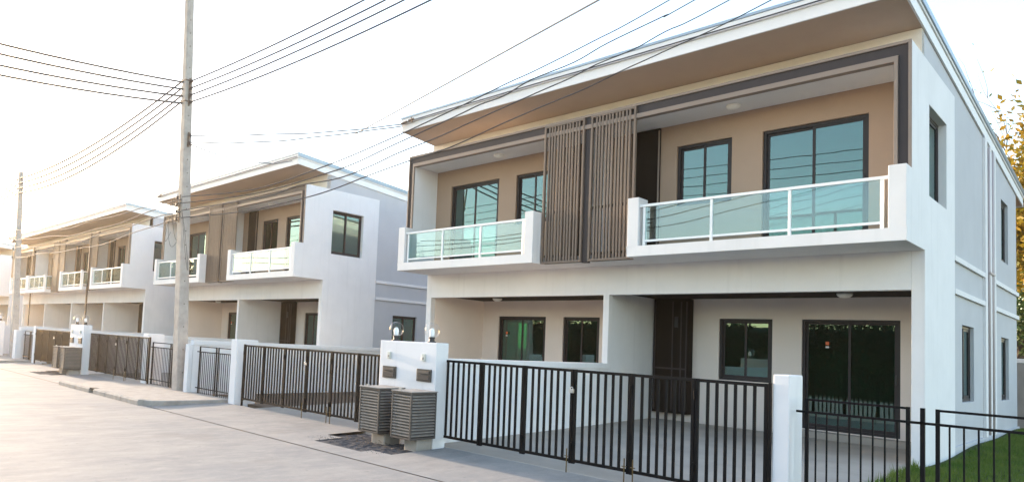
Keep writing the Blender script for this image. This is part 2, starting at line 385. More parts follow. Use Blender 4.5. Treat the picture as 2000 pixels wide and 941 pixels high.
def unit(par, xa, xb, mir, fin, W, dz=0, slat_w=1.02, glass_side=False, detail=True):
    """one dwelling; mir False: outer edge is xb (right); True: outer edge is xa. Adds to wall lists in W."""
    X = (lambda d: xa+d) if mir else (lambda d: xb-d)
    wd = xb-xa
    sc = (wd)/5.6
    bal = 4.47*sc if not glass_side else 4.2*sc
    hol = []; ghol = []
    door_u = (X(.77), X(2.45*sc), 3.76, 6.05); win_u = (X(3.0*sc), X(4.09*sc), 4.78, 6.05)
    door_g = (X(.78), X(2.44*sc), .32, 2.58); win_g = (X(3.0*sc), X(4.10*sc), 1.2, 2.58)
    for r in (door_u, win_u):
        W['tanholes'].append((min(r[0], r[1]), max(r[0], r[1]), r[2], r[3])); window(par, 'y', YC+.05, *r, door=r is door_u)
    for r in (door_g, win_g):
        W['gholes'].append((min(r[0], r[1]), max(r[0], r[1]), r[2], r[3])); fo = window(par, 'y', YW+.04, *r, door=r is door_g)
        if r is door_g and detail:
            a, b = min(r[0], r[1]), max(r[0], r[1]); sx = a+.42 if not mir else a+.25
            s1 = MB().box(sx, sx+.06, YW+.044, YW+.05, 2.06, 2.13).build('sticker', 'orange', fo)
            MB().box(sx, sx+.06, YW+.044, YW+.05, 2.0, 2.035).build('sticker', 'paper', fo)
    # dark storage panels
    a, b = sorted((X(4.68*sc), X(wd-.1)))
    sdoor = MB(); sdoor.box(a, b, YW-.26, YW-.002, .34, 3.02)
    o = sdoor.build('storage_cupboard', 'dark', par, bevel=.006)
    T = MB()
    for u_ in (a+.04, a+.56*(b-a), a+.80*(b-a), b-.04): T.box(u_-.014, u_+.014, YW-.275, YW-.2605, .4, 2.95)
    T.box(a+.055, b-.055, YW-.275, YW-.2605, 1.36, 1.40); T.build('cupboard_batten', 'band', o)
    if detail: MB().box(a+.62*(b-a), a+.72*(b-a), YW-.29, YW-.262, 2.35, 2.6).build('vent', 'blackp', o)
    a, b = sorted((X(4.43*sc), X(5.05*sc)))
    o = MB().box(a, b, YC-.06, YC-.002, 3.76, 6.5).build('storage_cupboard', 'dark', par, bevel=.005)
    MB().box(max(a, b)-.03 if not mir else min(a, b), max(a, b) if not mir else min(a, b)+.03, YC-.075, YC-.0605, 3.8, 6.45).build('cupboard_batten', 'trim', o)
    # balcony: slab, upstands
    bo, bi = X(0.0 if fin else .06), X(bal)
    B = MB(); lo, hi = min(bo, bi), max(bo, bi)
    B.box(lo, hi, YP, YF+.02, 3.6, 3.80)
    thick = .23
    if not (glass_side):
        rects = [(lo, lo+thick), (hi-thick, hi)]
    else:
        rects = [(lo, lo+thick)]
    for (p, q) in rects: B.box(p, q, YP, YF+.02 if not (fin and abs(q-bo) < .01) else YF+.02, 3.8, 4.78)
    if glass_side: B.box(hi-.35, hi-.20, YP, YP+.1, 3.8, 4.72)
    bal_o = B.build('balcony', 'white', par, bevel=.008)
    # railing
    r0, r1 = lo+thick, hi-(thick if not glass_side else .35)
    G = MB(); yg = 12.97
    G.box(r0, r1, yg-.03, yg+.03, 4.585, 4.635); G.box(r0+.08, r1-.08, yg-.02, yg+.02, 3.885, 3.925)
    n = 3; pw = .045; ps = [r0+.09+(r1-r0-.18)*k/n for k in range(n+1)]
    for u_ in ps: G.box(u_-pw/2, u_+pw/2, yg-.024, yg+.024, 3.8, 4.585)
    G.build('railing', 'rail', bal_o, bevel=.004)
    for k in range(n):
        MB().box(ps[k]+pw/2-.004, ps[k+1]-pw/2+.004, yg-.003, yg+.003, 3.92, 4.59).build('glass_pane', 'bglass', bal_o)
    if glass_side:
        S = MB(); S.box(hi-.06, hi-.01, YP+.02, YF+.9, 4.585, 4.635); S.box(hi-.06, hi-.01, YP+.02, YP+.07, 3.8, 4.585)
        S.box(hi-.05, hi-.02, YP+.07, YF, 3.885, 3.925); S.build('railing', 'rail', bal_o)
        MB().box(hi-.038, hi-.032, YP+.07, YF, 3.92, 4.585).build('glass_pane', 'bglass', bal_o)
    # slat screen
    s0, s1 = sorted((X(wd-.08), X(wd-.08-slat_w)))
    S = MB(); ys = YF-.01; fw_ = .042
    S.box(s0, s0+fw_, ys-.05, ys+.02, 3.6, 6.77); S.box(s1-fw_, s1, ys-.05, ys+.02, 3.6, 6.77)
    S.box(s0+fw_, s1-fw_, ys-.048, ys+.018, 6.72, 6.768); S.box(s0+fw_, s1-fw_, ys-.048, ys+.018, 3.602, 3.65)
    nb = 11
    # bars stand in loose groups of three
    xs = []; t = 0
    for k in range(nb+1):
        t += .074 if (k % 3) else .090
        xs.append(t)
    tot = xs[-1]+.02
    for k in range(nb):
        c_ = s0+fw_+(s1-s0-2*fw_)*(xs[k])/tot
        S.box(c_-.020, c_+.020, ys-.042, ys+.004, 3.65, 6.72)
    so_ = S.build('slat_screen', 'slat', par, bevel=.003)
    MB().box(s0+fw_, s1-fw_, ys+.03, ys+.05, 4.74, 4.80).build('slat_rail', 'band', so_)
    MB().box(s0+fw_, s1-fw_, ys+.05, ys+.11, 6.58, 6.74).build('slat_rail', 'dark', so_)
    MB().box(s0+fw_, s1-fw_, ys+.03, ys+.09, 3.602, 3.80).build('slat_rail', 'dark', so_)
    lampdome(par, X(2.8*sc), 13.66, 6.52); lampdome(par, X(1.45), 15.5, 3.03)
    return s0, s1

def house(loc, label, units, x0, x1, group, deep=25.35, right_end=True, left_windows=True, yb=26.5):
    H = root('house', loc, label, 'house', group)
    W = dict(tanholes=[], gholes=[])
    sl = []
    for (xa, xb, mir, fin, gs) in units: sl.append(unit(H, xa, xb, mir, fin, W, glass_side=gs))
    parts = sorted({u[0] for u in units}|{u[1] for u in units})
    T = .18
    roofz = lambda y: 7.44-.0775*(y-12.84)
    # --- facade plate (white): beam and columns
    rects = [(x0, x1-T-.001, 2.96, 3.62)]
    for p in parts:
        if p == parts[0]: rects.append((x0, x0+T, -.3, 2.96))
        elif p == parts[-1]: pass
        else: rects.append((p-.07, p+.07, -.3, 2.96))
    F = MB().plate('y', YC, YC+.16, rects); F.build('facade_beam', 'white', H, bevel=.006)
    # upper cream wall above balcony box, warm soffit bounce put into its colour
    MB().plate('y', YC, YC+.16, [(x0+.001, x1-.045, 6.53, roofz(YC)-.005)]).build('upper_wall', 'cream', H)
    # recess wall, tan
    MB().plate('y', YC, YC+.16, [(x0+T, x1-T, 3.62, 6.525)], W['tanholes']).build('recess_wall', 'tan', H)
    # box: floor slab, top slab, fins
    B = MB(); B.box(x0, x1-T, YF+.02, YC-.001, 3.605, 3.745); B.build('balcony_slab', 'white', H)
    B = MB(); B.box(x0, x1-T, YF+.02, YC-.001, 6.54, 6.82); B.build('box_roof', 'white', H)
    MB().box(x0+T, x1-T-.001, YF+.03, YC-.002, 6.515, 6.539).build('balcony_ceiling', 'ceilwhite', H)
    # right fin and ground side wall: one profile with the window opening
    P = [(YP+.001, 4.78, 3.6, 4.78)]
    wy0, wy1, wz0, wz1 = 14.45, 15.88, 4.55, 6.10
    fin = [(YF, 16.62, 3.6, 6.82), (YC, 16.62, -.3, 3.6)]
    MB().plate('x', x1-T, x1, fin, [(wy0, wy1, wz0, wz1)]).build('side_fin', 'white', H, bevel=.008)
    window(H, 'x', x1-.12, wy0, wy1, wz0, wz1, out=1)
    # left fin
    MB().plate('x', x0, x0+T+.05, [(YF, YC-.001, 3.745, 6.54)]).build('side_fin', 'white', H)
    # party walls upstairs and ground
    for p in parts[1:-1]:
        MB().box(p-.07, p+.07, YC+.161, YW-.001, -.3, 3.03).build('party_wall', 'white', H)
        MB().box(p-.068, p+.068, YF+.09, YC-.001, 3.746, 6.514).build('party_wall', 'white', H)
        # dark post between slats
        MB().box(p-.075, p+.075, YF-.012, YF+.085, 3.58, 6.80).build('slat_post', 'band', H, bevel=.004)
    # ground back wall and inner sides
    MB().plate('y', YW, YW+.14, [(x0+T, x1-T, -.3, 3.03)], W['gholes']).build('carport_wall', 'peach', H)
    MB().box(x0+T, x0+T+.012, YC+.162, YW-.002, -.3, 3.029).build('carport_side_wall', 'peach', H)
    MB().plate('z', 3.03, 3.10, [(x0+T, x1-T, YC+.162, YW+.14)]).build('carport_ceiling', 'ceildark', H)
    for u in units:
        X = (lambda d: u[0]+d) if u[2] else (lambda d: u[1]-d)
        a, b = sorted((X(.35), X(2.75)))
        MB().box(a, b, YW-.32, YW-.001, -.2, .30).build('door_step', 'slab', H, bevel=.01)
    # frame trim round the box front
    fx0, fx1 = x0, x1
    O = MB()
    O.box(fx0, fx1-.002, YF-.03, YF+.019, 6.775, 6.825); O.box(fx1-.045, fx1-.002, YF-.03, YF-.0005, 4.7, 6.774); O.box(fx0, fx0+.035, YF-.03, YF+.019, 4.7, 6.774)
    O.build('frame_trim', 'trim', H, bevel=.003)
    Bn = MB(); Bn.box(fx0+.035, fx1-.045, YF-.002, YF+.018, 6.615, 6.774); Bn.box(fx1-.175, fx1-.045, YF-.004, YF-.0005, 4.7, 6.614); Bn.box(fx0+.035, fx0+.175, YF-.002, YF+.018, 4.7, 6.614)
    Bn.build('frame_band', 'band', H)
    I = MB(); I.box(fx0+.175, fx1-.175, YF-.045, YF+.09, 6.508, 6.600)
    I.box(fx1-.225, fx1-.176, YF-.045, YF+.09, 4.7, 6.507); I.box(fx0+.176, fx0+.225, YF-.045, YF+.09, 4.7, 6.507)
    I.build('frame_trim', 'trim', H, bevel=.003)
    # --- side wall right (grey), follows roof slope
    ys0, ys1 = 16.62, deep
    xs = x1-.045
    SW = MB(); holes = [(17.61, 18.9, 1.06, 2.57), (22.62, 23.86, 1.0, 2.53), (22.70, 23.84, 4.41, 5.93)]
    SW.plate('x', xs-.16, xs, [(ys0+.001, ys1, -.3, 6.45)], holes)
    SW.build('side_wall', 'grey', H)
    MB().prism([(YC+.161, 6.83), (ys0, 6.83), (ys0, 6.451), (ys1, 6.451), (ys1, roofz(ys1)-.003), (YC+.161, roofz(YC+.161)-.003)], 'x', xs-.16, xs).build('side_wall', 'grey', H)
    MB().box(xs-.16, xs, YC+.002, YC+.1605, 6.83, roofz(YC+.16)-.02).build('side_wall', 'grey', H)
    for h in holes: window(H, 'x', xs-.06, *h, out=1)
    for (za, zb) in ((3.72, 3.82), (3.1, 3.2)):
        for (a, b) in ((16.64, 20.0), (21.5, ys1+.04)):
            MB().box(xs+.001, xs+.05, a, b, za, zb).build('string_course', 'white', H, bevel=.004)
    MB().box(xs+.001, xs+.04, 16.64, ys1+.03, -.3, .27).build('plinth', 'grey', H, bevel=.006)
    MB().box(xs+.001, xs+.05, 20.02, 20.30, .27, 6.83).build('pilaster', 'white', H)
    MB().box(xs+.001, xs+.05, 21.3, 21.48, .27, 6.73).build('pilaster', 'white', H)
    MB().box(xs+.001, xs+.045, 20.74, 20.94, .27, 6.78).build('pilaster', 'white', H)
    for yy in (20.58, 21.08):
        MB().tube([(xs+.035, yy, .3), (xs+.035, yy, 6.72)], .027, 10).build('downpipe', 'pipe', H, smooth=True)
    MB().box(xs+.046, xs+.075, 20.5, 21.16, 3.86, 3.90).build('pipe_clamp', 'pipe', H)
    # left wall, back wall
    lh = [(17.61, 18.9, 1.06, 2.57), (22.70, 23.84, 4.41, 5.93)] if left_windows else []
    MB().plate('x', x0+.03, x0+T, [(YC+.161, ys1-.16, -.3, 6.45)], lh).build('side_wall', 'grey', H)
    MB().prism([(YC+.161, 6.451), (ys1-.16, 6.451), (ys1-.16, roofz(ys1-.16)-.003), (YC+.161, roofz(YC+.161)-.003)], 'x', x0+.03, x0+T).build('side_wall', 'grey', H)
    for h in lh: window(H, 'x', x0+.08, *h, out=-1)
    rw = []
    for u in units: rw += [((u[0]+u[1])/2-.9, (u[0]+u[1])/2+.9, 1.0, 2.5), ((u[0]+u[1])/2-.9, (u[0]+u[1])/2+.9, 4.4, 5.9)]
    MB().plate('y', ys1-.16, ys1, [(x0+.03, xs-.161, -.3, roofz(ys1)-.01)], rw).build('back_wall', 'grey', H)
    for h in rw: window(H, 'y', ys1-.05, *h, out=1)
    # interior floors
    MB().box(x0+T, xs-.161, YW+.141, ys1-.161, .2, .30).build('interior_floor', 'infloor', H)
    MB().box(x0+T, xs-.161, YC+.161, ys1-.161, 3.2, 3.58).build('interior_floor', 'interior', H)
    for p in parts[1:-1]:
        MB().box(p-.07, p+.07, YW+.141, ys1-.161, .30, 3.2).build('interior_wall', 'interior', H)
        MB().box(p-.07, p+.07, YC+.161, ys1-.161, 3.58, 6.4).build('interior_wall', 'interior', H)
    MB().plate('y', 20.6, 20.7, [(x0+T+.001, xs-.162, .30, 3.2)], [(u[0]+.6, u[0]+1.6, .3, 2.4) for u in units]).build('interior_wall', 'interior', H)  # partition added, unseen, to keep the rooms behind the panes dark
    # --- roof: soffit, fascia, sheets
    xa, xb = x0+.03, x1-.02
    yf = 12.84
    MB().add([(xa+.02, yf+.03, roofz(yf)), (xb-.02, yf+.03, roofz(yf)), (xb-.02, yb-.03, roofz(yb)), (xa+.02, yb-.03, roofz(yb)),
              (xa+.02, yf+.03, roofz(yf)+.05), (xb-.02, yf+.03, roofz(yf)+.05), (xb-.02, yb-.03, roofz(yb)+.05), (xa+.02, yb-.03, roofz(yb)+.05)],
             [(0, 1, 2, 3), (4, 5, 6, 7), (0, 1, 5, 4), (1, 2, 6, 5), (2, 3, 7, 6), (3, 0, 4, 7)]).build('soffit', 'soffit', H)
    Fa = MB()
    def raked(x_a, x_b, ya, yb_, z0, z1):
        return Fa.add([(x_a, ya, roofz(ya)+z0), (x_b, ya, roofz(ya)+z0), (x_b, yb_, roofz(yb_)+z0), (x_a, yb_, roofz(yb_)+z0),
                       (x_a, ya, roofz(ya)+z1), (x_b, ya, roofz(ya)+z1), (x_b, yb_, roofz(yb_)+z1), (x_a, yb_, roofz(yb_)+z1)],
                      [(0, 1, 2, 3), (4, 5, 6, 7), (0, 1, 5, 4), (1, 2, 6, 5), (2, 3, 7, 6), (3, 0, 4, 7)])
    raked(xa, xb, yf, yf+.03, -.01, .20); raked(xb-.02, xb+.01, yf+.031, yb, -.01, .20); raked(xa, xa+.02, yf+.031, yb, -.01, .20)
    raked(xa-.0, xb+.03, yf-.03, yf+.03, .203, .33); raked(xb-.02, xb+.035, yf+.031, yb, .203, .30); raked(xa-.01, xa+.02, yf+.031, yb, .203, .30)
    Fa.build('fascia', 'fascia', H, bevel=.004)
    Fa = MB(); raked(xa-.02, xb+.05, yf-.045, yb+.25, .334, .385); raked(xb+.036, xb+.06, yf-.04, yb+.2, .25, .333)
    ro = Fa.build('roof', 'roof', H)
    Rb = MB()
    k = xa
    while k < xb:
        Rb.add([(k, yf, roofz(yf)+.386), (k+.03, yf, roofz(yf)+.386), (k+.03, yb+.2, roofz(yb+.2)+.386), (k, yb+.2, roofz(yb+.2)+.386),
                (k, yf, roofz(yf)+.41), (k+.03, yf, roofz(yf)+.41), (k+.03, yb+.2, roofz(yb+.2)+.41), (k, yb+.2, roofz(yb+.2)+.41)],
               [(4, 5, 6, 7), (0, 1, 5, 4), (1, 2, 6, 5), (2, 3, 7, 6), (3, 0, 4, 7)]); k += .25
    Rb.build('roof_rib', 'roof', ro)
    MB().box(xa, xb, yb+.02, yb+.16, roofz(yb)-.02, roofz(yb)+.12).build('gutter', 'fascia', H)
    return H

HG = 'white two storey houses lined along the street'
h1 = house((-8.09, 14.15, 0), 'nearest white two storey duplex with brown slat screens and glass balconies, behind the black gate',
           [(-13.68, -8.12, True, False, False), (-8.12, -2.5, False, True, False)], -13.68, -2.5, HG)
h2 = copy_tree(h1, OFF2, 'white duplex with square side window, second house from the right, behind the tall concrete pole')
h3 = house((-44.5, 14.15, 0), 'long white terrace of four dwellings behind the two utility poles, glowing in the low sun',
           [(-55.4, -50.0, False, False, False), (-50.0, -44.55, True, False, True), (-44.55, -39.1, False, False, True), (-39.1, -33.5, False, True, False)],
           -55.4, -33.5, HG, left_windows=False)
h3.location.y += .2; h3.location.z = .04
h4 = copy_tree(h1, (-57.0, .25, .03), 'farthest white house at the left edge, partly behind the far utility pole')
for xx in (-39.1, -50.0):
    ORG[0] = Vector((-44.5, 14.15, 0))
    MB().box(xx-.06, xx+.06, YF-.10, YF-.032, -.2, 6.77).build('downpipe', 'band', h3)

# ------------------------------------------------------------------ gate pillars, boxes, gates
def pillar(dx, lab, z=0):
    P = root('gate_pillar', (-8.45+dx, 8.44, 0), lab, 'gate pillar', 'white gate pillars with globe lamps')
    MB().box(-9.14+dx, -7.77+dx, 8.33, 8.62, -.3, 1.70).build('pillar_wall', 'white', P, bevel=.012)
    for gx, mx, bx in ((-8.885, -8.86, -8.88), (-8.015, -8.02, -8.04)):
        L = MB().lathe((gx+dx, 8.46, 1.70), [(.075, 0), (.075, .015), (.05, .02), (.045, .06), (.055, .065), (.055, .09)]).build('lamp_base', 'blackp', P, smooth=False)
        MB().lathe((gx+dx, 8.46, 1.70), [(.038, .09), (.042, .12), (.046, .17), (.04, .21), (.02, .235), (.002, .24)], 12).build('bulb', 'bulb', L, smooth=True)
        g_ = MB(); prof = []
        for k in range(13):
            a = -math.pi*.42+k*(math.pi*.92)/12; prof.append((max(.13*math.cos(a), .002), .205+.13*math.sin(a)))
        g_.lathe((gx+dx, 8.46, 1.70), prof, 24).build('globe', 'clear', L, smooth=True)
        b = MB().box(bx+dx-.035, bx+dx+.035, 8.295, 8.329, 1.385, 1.505).build('doorbell', 'plastic', P, bevel=.006)
        MB().box(bx+dx-.016, bx+dx+.016, 8.285, 8.296, 1.41, 1.45).build('button', 'lid', b, bevel=.003)
        mm = MB().box(mx+dx-.165, mx+dx+.165, 8.30, 8.329, 1.05, 1.255).build('letterbox', 'box', P, bevel=.006)
        MB().box(mx+dx-.135, mx+dx+.135, 8.285, 8.299, 1.18, 1.225).build('flap', 'louvre', mm, bevel=.004)
        MB().box(mx+dx-.135, mx+dx+.135, 8.292, 8.299, 1.075, 1.165).build('panel', 'blackp', mm, bevel=.003)
    return P
def louvre_box(x0, x1, dx, lab, tilt=0):
    B = root('slatted_box', ((x0+x1)/2+dx, 8.0, .15), lab, 'louvred box', 'taupe louvred boxes beside the gate pillars')
    a, b, y0, y1, z0, z1 = x0+dx, x1+dx, 7.72, 8.30, .16, .90
    Fm = MB()
    for (p, q) in ((a, y0), (b-.03, y0), (a, y1-.03), (b-.03, y1-.03)): Fm.box(p, p+.03, q, q+.03, z0, z1)
    for zz in (z0, z1-.03):
        Fm.box(a+.03, b-.03, y0+.001, y0+.029, zz, zz+.03); Fm.box(a+.001, a+.029, y0+.03, y1-.03, zz, zz+.03); Fm.box(b-.029, b-.001, y0+.03, y1-.03, zz, zz+.03)
    Fm.build('frame', 'louvre', B, bevel=.003)
    MB().box(a+.035, b-.035, y0+.06, y1-.02, z0+.02, z1-.04).build('shade_infill', 'blackp', B)  # black infill standing in for the shade behind the louvres
    n = 14
    for nm, side in (('louvre', 0), ('louvre', 1), ('louvre', 2)):
        S = MB()
        for k in range(n):
            z = z0+.035+(z1-z0-.075)*(k+.5)/n; h = .009
            if side == 0: S.prism([(y0+.004, z-h), (y0+.045, z+h), (y0+.045, z+h+.019), (y0+.004, z-h+.019)], 'x', a+.03, b-.03)
            elif side == 1: S.prism([(b-.004, z-h), (b-.045, z+h), (b-.045, z+h+.019), (b-.004, z-h+.019)], 'y', y0+.03, y1-.03)
            else: S.prism([(a+.004, z-h), (a+.045, z+h), (a+.045, z+h+.019), (a+.004, z-h+.019)], 'y', y0+.03, y1-.03)
        S.build('louvre_panel', 'wet', B)
    MB().box(a-.012, b+.012, y0-.012, y1+.01, z1+.001, z1+.016).build('lid', 'lid', B, bevel=.003)
    lk = [(x, y) for x, y in ((a+.12, y0+.1),)]
    MB().box(a+.10, a+.15, y0+.05, y0+.08, z1+.016, z1+.05).build('latch', 'steel', B)
    MB().box(a+.10, b-.06, y0+.22, y1, -.08, z0-.001).build('plinth', 'kerb', B, bevel=.02)
    return B
pillar(0, 'white gate pillar block with two globe lamps, letterboxes and doorbells beside the nearest black gate')
pillar(-16.606, 'white gate pillar block with globe lamps farther up the street, between two brown gates')
pillar(-28.2, 'partly hidden white gate pillar block just left of the far utility pole')
louvre_box(-8.14, -7.69, 0, 'taupe louvred metal box nearest the black gate, right one of the near pair')
louvre_box(-8.93, -8.44, 0, 'taupe louvred metal box left one of the near pair, next to the brown gate')
louvre_box(-8.14, -7.69, -16.606, 'taupe louvred box at the second pillar, right one of that pair')
louvre_box(-8.93, -8.44, -16.606, 'taupe louvred box at the second pillar, left one of that pair')
louvre_box(-8.14, -7.69, -28.2, 'taupe louvred box at the left edge beyond the far pole')

def gate(xs, y, dx, lab, lock, z0=.15, z1=1.43):
    G = root('gate', ((xs[0]+xs[-1])/2+dx, y, 0), lab, 'gate', 'folding barred driveway gates')
    for i in range(len(xs)-1):
        a, b = xs[i]+dx, xs[i+1]+dx
        L = MB(); pw = .042; yy = y+(.004 if i % 2 else 0)
        L.box(a+.003, a+pw, yy-.02, yy+.02, z0-.02, z1); L.box(b-pw, b-.003, yy-.02, yy+.02, z0-.02, z1)
        L.box(a+pw, b-pw, yy-.019, yy+.019, z1-.04, z1-.002); L.box(a+pw, b-pw, yy-.019, yy+.019, z0, z0+.04)
        n = 6 if b-a > .75 else 5
        for k in range(n):
            c_ = a+pw+(b-a-2*pw)*(k+1)/(n+1); L.box(c_-.016, c_+.016, yy-.013, yy+.013, z0+.04, z1-.04)
        lo = L.build('gate_leaf', 'gate', G, bevel=.002)
        # hinges between leaves
        for hz in (z0+.22, z1-.2):
            Hn = MB(); Hn.tube([(a, yy-.03, hz-.05), (a, yy-.03, hz+.05)], .014, 8); Hn.box(a-.03, a+.03, yy-.027, yy-.0205, hz-.035, hz+.035)
            Hn.build('hinge', 'gate', lo)
        if i in (2, 3, 4):
            bx = b-.06 if i < 4 else a+.06
            Bt = MB().tube([(bx, yy-.03, z0+.18), (bx, yy-.03, .0)], .009, 6).build('drop_bolt', 'brass', lo)
            MB().box(bx-.03, bx+.03, yy-.04, yy-.0205, z0+.07, z0+.08).build('bolt_handle', 'brass', lo)
    lx = xs[lock]+dx
    Lk = MB().box(lx-.035, lx+.03, y-.06, y-.03, z1-.33, z1-.275).build('padlock', 'steel', G, bevel=.006)
    sh = [(lx-.02+.0175*(1-math.cos(t)), y-.045, z1-.275+.03*math.sin(t)) for t in [math.pi*k/8 for k in range(9)]]
    MB().tube(sh, .005, 6).build('shackle', 'steel', Lk)
    for gx, s in ((xs[0]+dx, -1), (xs[-1]+dx, 1)):
        MB().box(gx-.03 if s < 0 else gx+.004, gx-.004 if s < 0 else gx+.03, y-.025, y+.025, .0, z1+.01).build('gate_post', 'gate', G, bevel=.002)
    return G
X1 = [-7.90, -7.03, -6.22, -5.39, -4.54, -3.72, -2.91]
X2 = [-14.16, -13.33, -12.50, -11.68, -10.85, -10.02, -9.22]
gate(X1, 8.60, 0, 'black barred folding gate across the nearest carport, in the foreground', 3)
gate(X2, 8.60, 0, 'dark barred folding gate left of the near louvred boxes, up to the slim white post', 3)
gate(X1, 8.60, -16.606, 'brown barred folding gate left of the utility pole, right of the second pillar block', 3)
gate(X2, 8.60, -16.606, 'golden lit barred folding gate left of the second pair of louvred boxes', 3)
gate(X2, 8.60, -28.0, 'barred gate at the far left edge beyond the far pole', 3)

def post(x0, x1, dx, lab, y0=8.62, y1=9.03, z1=1.54):
    o = MB(); ORG[0] = Vector(((x0+x1)/2+dx, (y0+y1)/2, 0)); o.box(x0+dx, x1+dx, y0, y1, -.3, z1)
    return tag(o.build('gate_post', 'white', bevel=.012), lab, 'gate post', 'slim white rendered gate posts')
post(-2.865, -2.70, 0, 'slim white gate post at the right end of the nearest black gate', 8.60, 9.03)
post(-14.75, -14.47, 0, 'slim white gate post left of the second gate, right of the narrow railing', 8.56, 9.15)
post(-2.865-.2, -2.70, -16.95, 'slim white gate post left of the tall concrete pole', 8.6, 9.1)
post(-14.75, -14.47, -16.5, 'slim white gate post at the left end of the golden lit gate', 8.6, 9.15)

def fence(runs, y, dx, lab, rail=(0, 0)):
    """railing: through rail plus raised framed panels"""
    xs = [p for r in runs for p in r]
    Fn = root('railing', ((min(xs)+max(xs))/2+dx, y, 0), lab, 'railing', 'low black iron railings between plots')
    R_ = MB(); r0, r1 = rail; R_.box(r0+dx, r1+dx, y-.035, y-.013, 1.14, 1.165); R_.box(r0+dx, r1+dx, y-.035, y-.013, .20, .222)
    R_.build('rail', 'gate', Fn)
    for a, b in runs:
        a += dx; b += dx
        P = MB(); P.box(a, a+.032, y-.012, y+.018, .05, 1.30); P.box(b-.032, b, y-.012, y+.018, .05, 1.30)
        P.box(a+.032, b-.032, y-.01, y+.012, 1.275, 1.298)
        n = max(2, round((b-a)/.105))
        for k in range(1, n): c_ = a+(b-a)*k/n; P.box(c_-.007, c_+.007, y-.007, y+.007, .05, 1.14)
        P.build('railing_panel', 'gate', Fn)
    return Fn
fn = fence([(-2.58, -1.66), (-1.46, -.40), (-.32, .74)], 8.72, 0, 'black iron railing in front of the lawn at the lower right', (-2.66, 1.2))
MB().box(-1.575, -1.54, 8.685, 8.73, .0, 1.30).build('post', 'gate', fn)
fence([(-16.62, -15.72), (-15.64, -14.82)], 8.72, 0, 'narrow iron railing just right of the tall pole', (-16.7, -14.76))
fence([(-19.56, -18.34), (-18.26, -17.3)], 8.72, 0, 'narrow iron railing just left of the tall pole', (-19.6, -17.25))
fence([(-32.9, -32.1), (-32.0, -31.3)], 8.72, 0, 'narrow iron railing right of the far pole', (-33.0, -31.25))

def lowwall(x0, x1, y0, y1, lab, z=1.44, mt='white'):
    B = root('boundary_wall', ((x0+x1)/2, (y0+y1)/2, 0), lab, 'low wall', 'low white boundary walls between plots')
    MB().box(x0+.01, x1-.01, y0+.005, y1-.001, -.3, z-.12).build('wall', mt, B)
    MB().box(x0-.02, x1+.02, y0, y1-.001, z-.119, z).build('coping', 'white', B, bevel=.008)
    return B
lowwall(-8.13, -8.01, 8.64, 14.13, 'low white wall dividing the nearest carports, behind the black gate')
lowwall(-8.13-16.6, -8.01-16.6, 8.64, 14.5, 'low white wall dividing the carports of the second duplex')
lowwall(-17.0, -16.86, 8.64, 25, 'low white wall between the two duplexes, right behind the tall pole')
lowwall(-33.55, -33.41, 8.64, 14.3, 'low white wall right of the far pole beside the terrace')
for xx, lab in ((-39.1, 'the slat screened right end'), (-44.55, 'the middle'), (-50.0, 'the left part')):
    lowwall(xx-.06, xx+.06, 8.7, 14.3, 'low white carport wall in front of '+lab+' of the long terrace')
ORG[0] = Vector((-17.0, 8.55, 0))
tag(MB().box(-17.06, -16.86, 8.52, 8.64-.002, -.3, 1.33).build('boundary_pillar', 'white', bevel=.01), 'short white boundary pillar peeking out right of the tall concrete pole', 'pillar')
ORG[0] = Vector((-33.4, 8.55, 0))
tag(MB().box(-33.5, -33.05, 8.4, 8.638, -.3, 1.33).build('boundary_pillar', 'white', bevel=.01), 'short white boundary pillar right of the far pole', 'pillar')

# ------------------------------------------------------------------ utility poles
def upole(xb, yb, xt, yt, h, lab, w0=(.34, .31), w1=(.20, .19)):
    P = root('utility_pole', (xb, yb, 0), lab, 'utility pole', 'square concrete utility poles')
    ht = h
    a = MB(); n = 2
    lv = [(-.3, 0), (ht, 1)]
    vs = []
    for z, t in lv:
        cx_, cy_ = xb+(xt-xb)*(z/ht), yb+(yt-yb)*(z/ht); t_ = max(t, 0)
        hx, hy = (w0[0]+(w1[0]-w0[0])*t_)/2, (w0[1]+(w1[1]-w0[1])*t_)/2; c_ = .02
        vs += [(cx_-hx+c_, cy_-hy, z), (cx_+hx-c_, cy_-hy, z), (cx_+hx, cy_-hy+c_, z), (cx_+hx, cy_+hy-c_, z), (cx_+hx-c_, cy_+hy, z), (cx_-hx+c_, cy_+hy, z), (cx_-hx, cy_+hy-c_, z), (cx_-hx, cy_-hy+c_, z)]
    a.add(vs, [(i, (i+1) % 8, 8+(i+1) % 8, 8+i) for i in range(8)]+[tuple(range(8)), tuple(range(8, 16))])
    a.build('shaft', 'pole', P)
    # bolt holes on the +X face
    z = .55
    def ctr(z): return xb+(xt-xb)*z/ht, yb+(yt-yb)*z/ht, (w0[0]+(w1[0]-w0[0])*z/ht)/2, (w0[1]+(w1[1]-w0[1])*z/ht)/2
    while z < ht-.2:
        cx_, cy_, hx, hy = ctr(z); s_ = .014
        MB().prism([(cy_+s_*math.cos(t), z+s_*math.sin(t)) for t in [k*math.pi/4 for k in range(8)]], 'x', cx_+hx-.02, cx_+hx+.004).build('bolt_hole', 'hole', P)
        z += .62 if int(z*3) % 2 else .38
    return P, ctr
